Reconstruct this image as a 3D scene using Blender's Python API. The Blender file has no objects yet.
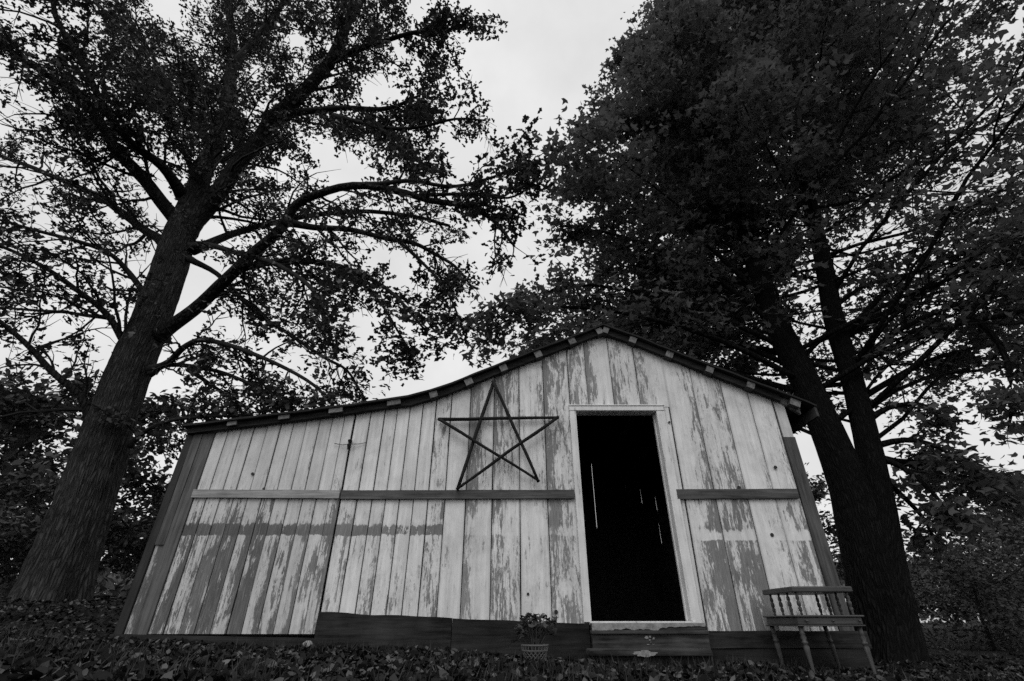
import bpy, math, random
import numpy as np
from mathutils import Vector, noise as mnoise

# ------------------------------------------------------------------ camera, sky, sun, exposure
sc = bpy.context.scene
C = sc.collection
R = math.radians
rng = np.random.default_rng(7)
random.seed(7)

EYE = 0.36                     # camera height above the ground datum, m
FPX, PITCH = 470.0, R(30.94)   # focal length in pixels of a 1024 px wide frame, upward pitch
CP, SP = math.cos(PITCH), math.sin(PITCH)
WALL = 4.98                    # distance of the shed's front wall, m

cd = bpy.data.cameras.new('camera'); cam = bpy.data.objects.new('camera', cd); C.objects.link(cam)
cd.sensor_width = 36.0; cd.lens = 36.0 * FPX / 1024.0
cd.clip_start = 0.05; cd.clip_end = 2000
cam.location = (0, 0, EYE); cam.rotation_euler = (math.pi / 2 + PITCH, 0, 0)
sc.camera = cam

SUN_EL, SUN_AZ = 52.0, 195.0   # overcast: the sun is a wide soft source behind the photographer
w = bpy.data.worlds.new('World'); sc.world = w; w.use_nodes = True
nt = w.node_tree; nt.nodes.clear()
sky = nt.nodes.new('ShaderNodeTexSky'); sky.sky_type = 'NISHITA'; sky.sun_disc = False
sky.sun_elevation = R(SUN_EL); sky.sun_rotation = R(SUN_AZ); sky.air_density = 1.0; sky.dust_density = 6.0; sky.ozone_density = 1.0
bw = nt.nodes.new('ShaderNodeRGBToBW')
tc = nt.nodes.new('ShaderNodeTexCoord')
cl = nt.nodes.new('ShaderNodeTexNoise'); cl.inputs['Scale'].default_value = 3.2; cl.inputs['Detail'].default_value = 5; cl.inputs['Roughness'].default_value = .55
mr = nt.nodes.new('ShaderNodeMapRange'); mr.inputs['From Min'].default_value = .3; mr.inputs['From Max'].default_value = .7
mr.inputs['To Min'].default_value = .86; mr.inputs['To Max'].default_value = 1.1
pw = nt.nodes.new('ShaderNodeMath'); pw.operation = 'POWER'; pw.inputs[1].default_value = .1   # cloud layer evens the sky out
mu = nt.nodes.new('ShaderNodeMath'); mu.operation = 'MULTIPLY'
ml = nt.nodes.new('ShaderNodeMath'); ml.operation = 'MULTIPLY'; ml.inputs[1].default_value = 7.6
bg = nt.nodes.new('ShaderNodeBackground'); bg.inputs['Strength'].default_value = 0.1
ow = nt.nodes.new('ShaderNodeOutputWorld')
L = nt.links.new
L(sky.outputs[0], bw.inputs[0]); L(bw.outputs[0], pw.inputs[0]); L(tc.outputs['Generated'], cl.inputs['Vector'])
L(cl.outputs['Fac'], mr.inputs['Value']); L(pw.outputs[0], mu.inputs[0]); L(mr.outputs[0], mu.inputs[1])
L(mu.outputs[0], ml.inputs[0]); L(ml.outputs[0], bg.inputs['Color']); L(bg.outputs[0], ow.inputs['Surface'])

sd = bpy.data.lights.new('sun', 'SUN'); sun = bpy.data.objects.new('sun', sd); C.objects.link(sun)
sd.energy = 1.0; sd.angle = R(35); sd.color = (1, 1, 1)
sdir = Vector((math.sin(R(SUN_AZ)) * math.cos(R(SUN_EL)), math.cos(R(SUN_AZ)) * math.cos(R(SUN_EL)), math.sin(R(SUN_EL))))
sun.rotation_euler = (-sdir).to_track_quat('-Z', 'Y').to_euler()

sc.view_settings.view_transform = 'Standard'; sc.view_settings.look = 'None'
sc.view_settings.gamma = 1.0; sc.view_settings.use_curve_mapping = False
sc.view_settings.exposure = 0.0
sc.cycles.use_denoising = False
sc.cycles.max_bounces = 6; sc.cycles.diffuse_bounces = 3; sc.cycles.transmission_bounces = 3
sc.cycles.sample_clamp_indirect = 4

# ------------------------------------------------------------------ helpers
def at(px, py, Y):
    """world point seen at picture position (px, py) at distance Y in front of the lens"""
    x = (px - 512) / FPX; y = -(py - 340.5) / FPX
    yw = CP - SP * y
    return Vector((x / yw * Y, Y, (SP + CP * y) / yw * Y + EYE))
def span(wpx, py, Y):
    """metres that wpx picture pixels cover at height py and distance Y"""
    y = -(py - 340.5) / FPX
    return wpx / FPX * Y / (CP - SP * y)
def wall(px, py):
    p = at(px, py, WALL); return p.x, p.z

def girth(wpx, px, py, Y):
    """radius of an upright round trunk that looks wpx wide there (a wide lens stretches round things off axis)"""
    p = at(px, py, Y); return span(wpx, py, Y) / 2 / math.sqrt(1 + (p.x / Y) ** 2)

class MB:
    def __init__(s): s.v = []; s.f = []; s.uv = []
    def add(s, vs, fs, uvs=None):
        o = len(s.v); s.v += [tuple(v) for v in vs]; s.f += [tuple(i + o for i in f) for f in fs]
        s.uv += uvs if uvs else [(0, 0)] * len(vs)
    def box(s, x0, x1, y0, y1, z0, z1):
        s.add([(x0,y0,z0),(x1,y0,z0),(x1,y1,z0),(x0,y1,z0),(x0,y0,z1),(x1,y0,z1),(x1,y1,z1),(x0,y1,z1)],
              [(0,3,2,1),(4,5,6,7),(0,1,5,4),(1,2,6,5),(2,3,7,6),(3,0,4,7)], [(0,0),(1,0),(1,0),(0,0),(0,1),(1,1),(1,1),(0,1)])
    def tube(s, pts, rad, n=8, cap=True):
        pts = [Vector(p) for p in pts]; m = len(pts)
        up = Vector((.31, .17, .93)); vs = []; fs = []
        for i, p in enumerate(pts):
            t = (pts[min(i + 1, m - 1)] - pts[max(i - 1, 0)])
            t = t.normalized() if t.length > 1e-9 else Vector((0, 0, 1))
            a = t.cross(up)
            if a.length < .2: a = t.cross(Vector((1, 0, 0)))
            a.normalize(); b = t.cross(a)
            for k in range(n):
                q = 2 * math.pi * k / n
                vs.append(p + (a * math.cos(q) + b * math.sin(q)) * rad[i])
        for i in range(m - 1):
            for k in range(n):
                fs.append((i*n+k, i*n+(k+1)%n, (i+1)*n+(k+1)%n, (i+1)*n+k))
        if cap: fs += [tuple(range(n))[::-1], tuple(range((m-1)*n, m*n))]
        s.add(vs, fs)
    def lathe(s, prof, base, tip, n=12):
        """profile of (fraction along, radius) turned about the axis base->tip"""
        base = Vector(base); tip = Vector(tip)
        s.tube([base.lerp(tip, a) for a, r in prof], [r for a, r in prof], n)
    def mesh(s, name, smooth=False):
        me = bpy.data.meshes.new(name); me.from_pydata(s.v, [], s.f)
        ul = me.uv_layers.new(name='UVMap')
        li = np.empty(len(me.loops), np.int32); me.loops.foreach_get('vertex_index', li)
        ul.data.foreach_set('uv', np.array(s.uv, np.float32)[li].ravel())
        if smooth: me.polygons.foreach_set('use_smooth', [True] * len(me.polygons))
        me.update(); return me
    def build(s, name, m, parent=None, smooth=False):
        return obj(name, s.mesh(name, smooth), m, parent)

def obj(name, me, m, parent=None):
    o = bpy.data.objects.new(name, me); C.objects.link(o)
    if m is not None and len(me.materials) == 0: me.materials.append(m)
    if parent is not None:
        o.parent = parent; o.matrix_parent_inverse = parent.matrix_basis.inverted()   # geometry is in world metres
    return o
def thing(name, label, cat, loc=(0, 0, 0), group=None):
    o = bpy.data.objects.new(name, None); C.objects.link(o); o.location = loc; o.empty_display_size = .2
    bpy.context.view_layer.update() if False else None
    return tag(o, label, cat, group)
def tag(o, label, cat, group=None):
    o['label'] = label; o['category'] = cat
    if group: o['group'] = group
    return o
def struct(o): o['kind'] = 'structure'; return o
def stuff(o): o['kind'] = 'stuff'; return o

def catmull(pts, k=5):
    P = [Vector(p) for p in pts]; P = [P[0] * 2 - P[1]] + P + [P[-1] * 2 - P[-2]]
    out = []
    for i in range(1, len(P) - 2):
        a, b, c, d = P[i-1:i+3]
        for j in range(k):
            t = j / k
            out.append(.5 * ((2*b) + (c-a)*t + (2*a-5*b+4*c-d)*t*t + (3*b-a-3*c+d)*t**3))
    out.append(P[-2]); return out
def lerps(vals, n):
    return list(np.interp(np.linspace(0, 1, n), np.linspace(0, 1, len(vals)), vals))

# ------------------------------------------------------------------ materials
class NT:
    def __init__(s, name):
        s.m = bpy.data.materials.new(name); s.m.use_nodes = True; s.t = s.m.node_tree; s.t.nodes.clear()
    def n(s, typ, **kw):
        nd = s.t.nodes.new(typ)
        for k, v in kw.items():
            if k.startswith('_'): setattr(nd, k[1:], v)
            else: s.set(nd.inputs[k.replace('__', ' ')], v)
        return nd
    def set(s, sock, v):
        if isinstance(v, bpy.types.NodeSocket): s.t.links.new(v, sock)
        else: sock.default_value = v
    def math(s, op, a, b=0.0, clamp=False):
        nd = s.t.nodes.new('ShaderNodeMath'); nd.operation = op; nd.use_clamp = clamp
        s.set(nd.inputs[0], a); s.set(nd.inputs[1], b); return nd.outputs[0]
    def ramp(s, v, lo, hi, a=0.0, b=1.0, smooth=False):
        nd = s.t.nodes.new('ShaderNodeMapRange'); nd.clamp = True
        if smooth: nd.interpolation_type = 'SMOOTHSTEP'
        s.set(nd.inputs['Value'], v); s.set(nd.inputs['From Min'], lo); s.set(nd.inputs['From Max'], hi)
        s.set(nd.inputs['To Min'], a); s.set(nd.inputs['To Max'], b); return nd.outputs[0]
    def mixf(s, f, a, b):
        nd = s.t.nodes.new('ShaderNodeMix'); nd.data_type = 'FLOAT'
        s.set(nd.inputs[0], f); s.set(nd.inputs[2], a); s.set(nd.inputs[3], b); return nd.outputs[0]
    def noise(s, vec, scale, detail=4, rough=.55, dist=0.0):
        nd = s.n('ShaderNodeTexNoise', Vector=vec, Scale=scale, Detail=detail, Roughness=rough, Distortion=dist); return nd.outputs['Fac']
    def mapping(s, vec, scale, loc=None):
        nd = s.n('ShaderNodeVectorMath', _operation='MULTIPLY'); s.set(nd.inputs[0], vec); nd.inputs[1].default_value = scale
        if loc is None: return nd.outputs[0]
        ad = s.n('ShaderNodeVectorMath', _operation='ADD'); s.set(ad.inputs[0], nd.outputs[0]); s.set(ad.inputs[1], loc); return ad.outputs[0]
    def out(s, val, rough=.8, bump=None, bstr=.4, bdist=.01, spec=.25, transl=0.0):
        g = s.n('ShaderNodeCombineColor'); [s.set(g.inputs[i], val) for i in range(3)]
        p = s.n('ShaderNodeBsdfPrincipled'); s.set(p.inputs['Base Color'], g.outputs[0]); s.set(p.inputs['Roughness'], rough)
        p.inputs['Specular IOR Level'].default_value = spec
        if bump is not None:
            b = s.n('ShaderNodeBump'); s.set(b.inputs['Height'], bump); b.inputs['Strength'].default_value = bstr; b.inputs['Distance'].default_value = bdist
            s.t.links.new(b.outputs[0], p.inputs['Normal'])
        sh = p.outputs[0]
        if transl:
            t = s.n('ShaderNodeBsdfTranslucent'); s.set(t.inputs['Color'], g.outputs[0])
            mx = s.n('ShaderNodeMixShader'); mx.inputs[0].default_value = transl
            s.t.links.new(sh, mx.inputs[1]); s.t.links.new(t.outputs[0], mx.inputs[2]); sh = mx.outputs[0]
        o = s.n('ShaderNodeOutputMaterial'); s.t.links.new(sh, o.inputs['Surface']); return s.m
    def obj_coord(s): return s.n('ShaderNodeTexCoord').outputs['Object']
    def prop(s, name): return s.n('ShaderNodeAttribute', _attribute_type='OBJECT', _attribute_name=name).outputs['Fac']

def wood(name, col, axis='z', contrast=.35, rough=.85, fine=1.0, blotch=.25):
    """weathered bare wood, grain along one axis"""
    t = NT(name); oc = t.obj_coord(); rnd = t.n('ShaderNodeObjectInfo').outputs['Random']
    off = t.n('ShaderNodeCombineXYZ'); [t.set(off.inputs[i], t.math('MULTIPLY', rnd, 37.0 + 11 * i)) for i in range(3)]
    sc_ = {'z': (1, 1, .07), 'x': (.07, 1, 1), 'y': (1, .07, 1)}[axis]
    v = t.mapping(oc, sc_, off.outputs[0])
    g = t.noise(v, 38 * fine, 6, .65, .3); b = t.noise(v, 7, 3); d = t.noise(t.mapping(oc, (1, 1, 1), off.outputs[0]), 2.6, 5, .6)
    k = t.math('ADD', t.math('ADD', t.ramp(g, .3, .7, 1 - contrast, 1 + contrast), t.ramp(b, .3, .7, -contrast * .6, contrast * .6)), t.ramp(d, .3, .7, -blotch, blotch))
    return t.out(t.math('MULTIPLY', t.math('MULTIPLY', t.math('MAXIMUM', k, .15), t.ramp(rnd, 0, 1, .82, 1.18)), col), rough, g, .5, .006)

def peeling_paint():
    """old white paint flaking off grey boards; every board carries its own amounts"""
    t = NT('peeling_white_paint'); oc = t.obj_coord()
    seed = t.prop('seed'); hi = t.prop('peel_high'); lo = t.prop('peel_low'); side = t.prop('peel_side'); band = t.prop('band'); tone = t.prop('wood_tone'); ptone = t.prop('paint_tone')
    off = t.n('ShaderNodeCombineXYZ'); t.set(off.inputs[0], t.math('MULTIPLY', seed, 13.7)); t.set(off.inputs[1], t.math('MULTIPLY', seed, 5.1)); t.set(off.inputs[2], t.math('MULTIPLY', seed, 7.9))
    xyz = t.n('ShaderNodeSeparateXYZ', Vector=oc); z = xyz.outputs[2]
    uv = t.n('ShaderNodeSeparateXYZ', Vector=t.n('ShaderNodeTexCoord').outputs['UV']); u = uv.outputs[0]
    big = t.noise(t.mapping(oc, (6.0, 1, 1.9), off.outputs[0]), 1.0, 5, .65, 1.2)
    mid = t.noise(t.mapping(oc, (27.0, 1, 3.0), off.outputs[0]), 1.0, 6, .66, .8)
    fine = t.noise(t.mapping(oc, (170.0, 1, 6.0), off.outputs[0]), 1.0, 6, .7, .4)
    specks = t.noise(t.mapping(oc, (75.0, 1, 30.0), off.outputs[0]), 1.0, 4, .65, .5)
    hmix = t.ramp(t.math('ADD', z, t.math('MULTIPLY', big, .5)), 1.05, 2.3, 0, 1, True)
    amount = t.mixf(hmix, lo, hi)                                    # 0 sound paint .. 1 bare
    f = t.math('ADD', t.math('MULTIPLY', t.math('SUBTRACT', big, .5), 1.3), t.math('MULTIPLY', t.math('SUBTRACT', mid, .5), 1.35))
    f = t.math('ADD', f, t.math('MULTIPLY', t.math('SUBTRACT', fine, .5), .6))
    f = t.math('ADD', f, t.math('MULTIPLY', t.math('SUBTRACT', specks, .5), .38))
    f = t.math('ADD', f, t.math('MULTIPLY', t.math('SUBTRACT', u, .5), t.math('MULTIPLY', side, .62)))
    f = t.math('ADD', f, t.math('MULTIPLY', t.math('SUBTRACT', amount, .57), .9))
    # a batten once nailed across the boards left a strip behind
    zz = t.math('ADD', z, t.math('ADD', t.math('MULTIPLY', t.math('SUBTRACT', big, .5), .07), t.math('MULTIPLY', t.math('SUBTRACT', specks, .5), .012)))
    inb = t.math('MULTIPLY', t.ramp(zz, t.prop('band_low'), t.math('ADD', t.prop('band_low'), .016)), t.ramp(zz, t.prop('band_high'), t.math('ADD', t.prop('band_high'), .05), 1, 0))
    f = t.math('ADD', f, t.math('MULTIPLY', t.math('MULTIPLY', inb, band), t.ramp(t.math('ADD', big, t.math('MULTIPLY', specks, .35)), .45, .8, .25, 1.0)))
    bare = t.ramp(f, -.03, .07, 0, 1)
    worn = t.math('MULTIPLY', t.ramp(f, -.30, .0, 0, 1), t.ramp(specks, .38, .62))     # chalky, thinned paint next to the bare patches
    wd = t.math('MULTIPLY', t.ramp(fine, .25, .75, .6, 1.36), t.ramp(mid, .25, .75, 1.16, .84))
    wd = t.math('MULTIPLY', wd, tone)
    wd = t.math('ADD', wd, t.math('MULTIPLY', t.ramp(t.math('ADD', mid, t.math('MULTIPLY', fine, .6)), .82, 1.1), .12))   # paint left in the grain
    wd = t.math('MULTIPLY', wd, t.math('SUBTRACT', 1.0, t.math('MULTIPLY', inb, t.ramp(band, 0, 1, 0, .12))))
    dirt = t.noise(t.mapping(oc, (26.0, 1, 1.1), off.outputs[0]), 1.0, 6, .65)
    dirt2 = t.noise(oc, 2.2, 5, .65)
    crack = t.ramp(fine, .56, .72, 1, .72)
    pt = t.math('MULTIPLY', t.math('MULTIPLY', t.ramp(dirt, .3, .75, 1.06, .74), t.ramp(dirt2, .3, .7, .86, 1.06)), t.math('MULTIPLY', crack, ptone))
    pt = t.math('MULTIPLY', pt, t.ramp(worn, 0, 1, 1, .72))
    edge = t.ramp(t.math('ABSOLUTE', t.math('SUBTRACT', u, .5)), .42, .5, 1, .72)      # grime collected along the seams
    pt = t.math('MULTIPLY', pt, edge)
    nail = t.ramp(specks, .70, .73, 1, .55)
    stain = t.ramp(t.noise(t.mapping(oc, (5.0, 1, 3.2), off.outputs[0]), 1.0, 6, .7, .6), .45, .75, 1.05, .80)
    col = t.math('MULTIPLY', t.math('MULTIPLY', t.mixf(bare, pt, wd), nail), stain)
    h = t.math('ADD', t.math('MULTIPLY', bare, -.6), t.math('MULTIPLY', fine, t.ramp(bare, 0, 1, .2, .8)))
    return t.out(col, t.mixf(bare, .62, .9), h, .6, .006)

def plain(name, col, rough=.85, var=.3, scale=6, bscale=40, bstr=.3, spec=.25):
    t = NT(name); oc = t.obj_coord()
    a = t.noise(oc, scale, 5, .6); b = t.noise(oc, bscale, 4, .6)
    k = t.math('ADD', t.ramp(a, .3, .7, 1 - var, 1 + var), t.ramp(b, .3, .7, -var * .5, var * .5))
    return t.out(t.math('MULTIPLY', k, col), rough, b, bstr, .006, spec)
def bark_mat(name, col, sx=9.0, sz=1.3, trunk=False):
    t = NT(name); oc = t.n('ShaderNodeAttribute', _attribute_name='bark').outputs['Vector'] if trunk else t.obj_coord()
    v = t.mapping(oc, (sx, sx, sz))
    vo = t.n('ShaderNodeTexVoronoi', Vector=v, Scale=1.6, _feature='DISTANCE_TO_EDGE').outputs['Distance']
    a = t.noise(v, 2.0, 6, .65, .5); b = t.noise(oc, 2.2, 4, .6); c = t.noise(t.mapping(oc, (1, 1, .3)), 45, 4, .6)
    h = t.math('ADD', t.ramp(vo, 0, .35), t.math('MULTIPLY', a, .8))
    k = t.math('MULTIPLY', t.ramp(h, .25, 1.3, .45, 1.35), t.math('MULTIPLY', t.ramp(b, .3, .7, .75, 1.25), t.ramp(c, .3, .7, .8, 1.2)))
    return t.out(t.math('MULTIPLY', k, col), .95, t.math('ADD', h, t.math('MULTIPLY', c, .2)), .9, .05, .1)
def leaf_mat(name, lo, hi, rough=.55, transl=.18, spec=.3, gamma=1.0):
    t = NT(name); g = t.math('POWER', t.n('ShaderNodeNewGeometry').outputs['Random Per Island'], gamma)
    cl_ = t.noise(t.obj_coord(), .9, 3, .6)
    return t.out(t.math('MULTIPLY', t.ramp(g, 0, 1, lo, hi), t.ramp(cl_, .3, .7, .8, 1.2)), rough, spec=spec, transl=transl)
def ground_mat():
    t = NT('dark_soil_and_moss'); oc = t.obj_coord()
    a = t.noise(oc, .6, 5, .6); b = t.noise(oc, 9, 6, .65); c = t.noise(oc, 60, 4, .6)
    k = t.math('MULTIPLY', t.ramp(a, .3, .7, .7, 1.25), t.math('MULTIPLY', t.ramp(b, .25, .75, .55, 1.5), t.ramp(c, .3, .7, .7, 1.3)))
    return t.out(t.math('MULTIPLY', k, .016), .95, t.math('ADD', b, t.math('MULTIPLY', c, .4)), .9, .06, .1)

M = dict(paint=peeling_paint(), grey=wood('weathered_grey_wood_upright', .075, 'z', .5), greyx=wood('weathered_grey_wood_level', .085, 'x', .5),
         palex=wood('pale_weathered_wood_level', .27, 'x', .45), dark=wood('dark_old_wood', .014, 'x', .7, blotch=.6), darkz=wood('dark_old_wood_upright', .025, 'z'),
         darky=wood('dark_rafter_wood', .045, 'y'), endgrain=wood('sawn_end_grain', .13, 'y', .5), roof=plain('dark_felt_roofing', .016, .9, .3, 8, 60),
         inside=wood('shed_interior_wood', .05, 'z'), skirt=wood('damp_skirting_plank', .018, 'x', .8, blotch=.8), white=None, stick=wood('dark_bark_stick', .009, 'x', .5),
         table=wood('worn_varnished_wood', .05, 'x', .3, .45), tablez=wood('worn_varnished_turned_wood', .05, 'z', .3, .45),
         step=wood('worn_step_plank', .045, 'x', .7, blotch=.6), flake=plain('flaking_pale_paint', .22, .8, .35, 20, 60), stone=plain('pale_stone', .24, .8, .2, 12, 60),
         wire=plain('rusty_wire', .03, .6, .3), iron=plain('black_iron', .02, .6, .3), basket=plain('white_plastic_lattice', .12, .6, .2),
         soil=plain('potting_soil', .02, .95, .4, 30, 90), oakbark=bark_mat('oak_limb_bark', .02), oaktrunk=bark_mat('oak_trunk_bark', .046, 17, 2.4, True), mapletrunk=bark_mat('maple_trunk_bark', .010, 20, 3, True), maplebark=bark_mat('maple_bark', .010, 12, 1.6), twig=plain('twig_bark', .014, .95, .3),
         oakleaf=leaf_mat('oak_leaf', .025, .06), mapleleaf=leaf_mat('maple_leaf', .085, .125, .7, .38, .15), farleaf=leaf_mat('background_leaf', .035, .08), shrubleaf=leaf_mat('shrub_leaf', .04, .09),
         litter=leaf_mat('fallen_leaf', .006, .12, .85, .05, .1, 3.4), geranium=leaf_mat('geranium_leaf', .03, .06), blossom=leaf_mat('dark_blossom', .015, .03), grass=leaf_mat('grass_blade', .012, .035), ground=ground_mat())

# ------------------------------------------------------------------ ground
def sstep(a, b, x):
    t = np.clip((x - a) / (b - a), 0, 1); return t * t * (3 - 2 * t)
def gz(x, y):
    x = np.asarray(x, float); y = np.asarray(y, float)
    xs = np.clip(x, -9, 9)
    z = .085 - .034 * xs + .36 * sstep(4.6, 8.6, y) * sstep(-3.0, -6.5, x)
    z = z * (1 - .75 * sstep(14, 40, np.hypot(x, y)))
    return z + .018 * np.sin(2.1 * x + .7 * y) * np.sin(1.6 * y - .4 * x) + .01 * np.sin(5.3 * x + 1.1) * np.sin(4.7 * y + 2.0)
def ground_sheet():
    xs = np.concatenate([-np.geomspace(700, 12.5, 26), np.arange(-12, 12.01, .2), np.geomspace(12.5, 700, 26)])
    ys = np.concatenate([-np.geomspace(700, 4.5, 22), np.arange(-4, 14.01, .2), np.geomspace(14.5, 700, 26)])
    X, Y = np.meshgrid(xs, ys); Z = gz(X, Y)
    nx, ny = len(xs), len(ys)
    vs = np.stack([X, Y, Z], -1).reshape(-1, 3)
    i = np.arange((ny - 1) * nx).reshape(ny - 1, nx)[:, :-1].ravel()
    fs = np.stack([i, i + 1, i + 1 + nx, i + nx], -1)
    me = bpy.data.meshes.new('ground'); me.from_pydata(vs.tolist(), [], fs.tolist())
    me.polygons.foreach_set('use_smooth', [True] * len(me.polygons))
    return struct(obj('ground', me, M['ground']))
ground = ground_sheet()

# ------------------------------------------------------------------ shed
shed = thing('shed', 'weathered plank shed with peeling white paint, open doorway and low gable roof', 'shed')

topline = [wall(*p) for p in [(178,431),(200,429),(300,417),(356,411),(385,406),(410,402),(436,396),(470,385),(500,372),(545,354),(569,343),(603,330),(660,353),(688,364),(718,376),(746,388),(770,397),(812,412)]]
TX = [p[0] for p in topline]; TZ = [p[1] for p in topline]
def ztop(x): return float(np.interp(x, TX, TZ))

def board(x0, x1, z0, z1=None, y=WALL, th=.022, hi=.25, lo=.4, side=0., band=0., blo=-9., bhi=-9., tone=.2, ptone=.66, parent=None, name='board', m=None, seg=9, lean=0.0, label=None):
    """one upright wall plank with slightly wandering edges; z1 None: cut to the roof line"""
    mb = MB(); s = random.random() * 50; vs = []; uv = []; yo = random.uniform(-.005, .004)
    tl, tr = (ztop(x0), ztop(x1)) if z1 is None else (z1, z1)
    for i in range(seg + 1):
        t = i / seg
        wl = mnoise.noise((s, t * 3, 0)) * .0035; wr = mnoise.noise((s, t * 3, 5)) * .0035; wy = mnoise.noise((s, t * 1.5, 9)) * .006
        zl = z0 + (tl - z0) * t; zr = z0 + (tr - z0) * t
        ll = lean * (zl - .3)
        vs += [(x0 + wl + ll, y + yo + wy, zl), (x1 + wr + ll, y + yo + wy, zr), (x1 + wr + ll, y + yo + wy + th, zr), (x0 + wl + ll, y + yo + wy + th, zl)]
        uv += [(0, t), (1, t), (1, t), (0, t)]
    fs = [(0, 3, 2, 1), tuple(4 * seg + k for k in range(4))]
    for i in range(seg):
        a = 4 * i
        fs += [(a + k, a + (k + 1) % 4, a + 4 + (k + 1) % 4, a + 4 + k) for k in range(4)]
    mb.add(vs, fs, uv)
    o = mb.build(name, m or M['paint'], parent or shed)
    o['seed'] = random.random() * 9; o['peel_high'] = float(hi); o['peel_low'] = float(lo); o['peel_side'] = float(side)
    o['band'] = float(band); o['band_low'] = float(blo); o['band_high'] = float(bhi); o['wood_tone'] = float(tone * random.uniform(.9, 1.1)); o['paint_tone'] = float(ptone * random.uniform(.94, 1.04))
    if label: o['label'] = label
    return o

BASE_L = wall(200, 634)[1]; BASE_R = wall(760, 632)[1]
# left half: narrow boards, seams read at the batten, x in metres
seamL = [wall(p, 490)[0] for p in (196.7, 210, 223.2, 236.4, 250.2, 264.6, 277.3, 291.2, 305, 318.2, 331, 341.5)]
ghost = dict(band=.8, blo=wall(300, 536)[1], bhi=wall(300, 527)[1] - .012)
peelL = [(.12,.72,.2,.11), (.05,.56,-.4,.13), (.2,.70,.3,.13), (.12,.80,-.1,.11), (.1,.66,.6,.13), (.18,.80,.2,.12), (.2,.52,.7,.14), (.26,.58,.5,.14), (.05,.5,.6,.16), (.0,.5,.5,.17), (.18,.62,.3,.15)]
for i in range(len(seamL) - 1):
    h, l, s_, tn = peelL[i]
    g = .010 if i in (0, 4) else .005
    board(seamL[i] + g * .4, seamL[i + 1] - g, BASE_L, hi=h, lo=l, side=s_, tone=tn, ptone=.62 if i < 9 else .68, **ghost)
# middle: from the wide seam to the door casing
seamM = [wall(p, 490)[0] for p in (342.8, 358.8, 373.5, 386.9, 400.7, 414.6, 428.9, 445.5, 466.3, 492.4, 519.9, 547.3, 576)]
peelM = [(.3,.44,.2), (.12,.30,.0), (.2,.42,.3), (.12,.44,.2), (.1,.28,-.2), (.12,.34,.2), (.42,.44,.3), (.15,.36,.2), (.52,.40,-.8), (.52,.54,-.5), (.36,.26,.1), (.58,.52,-.5)]
for i in range(len(seamM) - 1):
    h, l, s_ = peelM[i]
    g = dict(ghost) if seamM[i] < wall(434, 530)[0] else dict(band=-.18, blo=ghost['blo'], bhi=ghost['bhi'])
    zb = wall(340, 618)[1] - .02 if i < 6 else wall(500, 626)[1]
    top = None
    if i == len(seamM) - 2 or i == len(seamM) - 1: top = None
    board(seamM[i] + .004, seamM[i + 1] - .005, zb, z1=None, hi=h, lo=l, side=s_, tone=.19, ptone=.72, **g)
# over the door
seamD = [seamM[-1]] + [wall(p, 380)[0] for p in (586.5, 611.5, 637)] + [wall(669, 400)[0]]
zd = wall(600, 407)[1]
peelD = [(.6, -.3), (.42, -1.3), (.52, -.4), (.34, -.6)]
for i in range(4):
    board(seamD[i] + .003, seamD[i + 1] - .003, zd, hi=peelD[i][0], lo=peelD[i][0], side=peelD[i][1], tone=.2, ptone=.72, seg=5)
# right of the door: wide boards
seamR = [wall(p, 489)[0] for p in (668, 681.5, 712, 743.6, 771.4, 796)]
rb = dict(band=-.55, blo=wall(750, 541)[1], bhi=wall(750, 533)[1] - .012)
peelR = [(.14,.2,0.), (.32,.68,.9), (.46,.66,.3), (.14,.42,.7), (.26,.56,.5)]
for i in range(5):
    h, l, s_ = peelR[i]
    board(seamR[i] + (.008 if i == 1 else .005), seamR[i + 1] - .005, BASE_R - .015, hi=h, lo=l, side=s_, tone=[.2,.16,.18,.19,.18][i], ptone=.72, lean=.012 if i else .012, **(rb if i else {}))
# right corner boards: painted above, a bare grey one nailed on below
zc = wall(783, 437)[1]; xr = seamR[-1] + .004
board(xr + .012, xr + .125, zc, hi=.12, lo=.12, tone=.2, ptone=.6, seg=4, lean=.012)
board(xr, xr + .13, BASE_R - .1, zc - .004, y=WALL - .012, th=.03, m=M['grey'], name='corner_board', lean=.012, label='bare grey corner board')
# left corner: dark post, short nailed-on board, peeled strip, wide bare board
def wx(px, py): return wall(px, py)[0]
XC = wx(115.5, 632); X1 = wx(124.5, 632); X2 = wx(129.5, 620) ; X3 = seamL[0]
zcl = ztop(XC) - .01
board(XC, X1 - .004, BASE_L - .12, zcl, y=WALL - .02, th=.06, m=M['darkz'], name='corner_post')
Xm = X1 + (X3 - X1) * .42
board(X1, Xm - .004, wall(152, 545)[1], ztop(X1) - .005, y=WALL - .016, th=.026, m=M['grey'], name='corner_board')
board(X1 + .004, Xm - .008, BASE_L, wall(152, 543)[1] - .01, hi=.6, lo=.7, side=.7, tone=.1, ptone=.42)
board(Xm, X3 - .004, BASE_L - .01, ztop(Xm) - .03, y=WALL - .018, th=.03, m=M['grey'], name='corner_board')
mb = MB(); za, zb_ = ztop(Xm + .02), ztop(wx(265, 428))
mb.add([(Xm+.02,WALL-.03,za-.075),(wx(265,428),WALL-.03,zb_-.035),(wx(265,428),WALL-.03,zb_+.02),(Xm+.02,WALL-.03,za+.02),
        (Xm+.02,WALL-.004,za-.075),(wx(265,428),WALL-.004,zb_-.035),(wx(265,428),WALL-.004,zb_+.02),(Xm+.02,WALL-.004,za+.02)],
       [(0,1,2,3),(7,6,5,4),(0,4,5,1),(1,5,6,2),(2,6,7,3),(3,7,4,0)])
mb.build('eave_strip', M['greyx'], shed)

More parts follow.
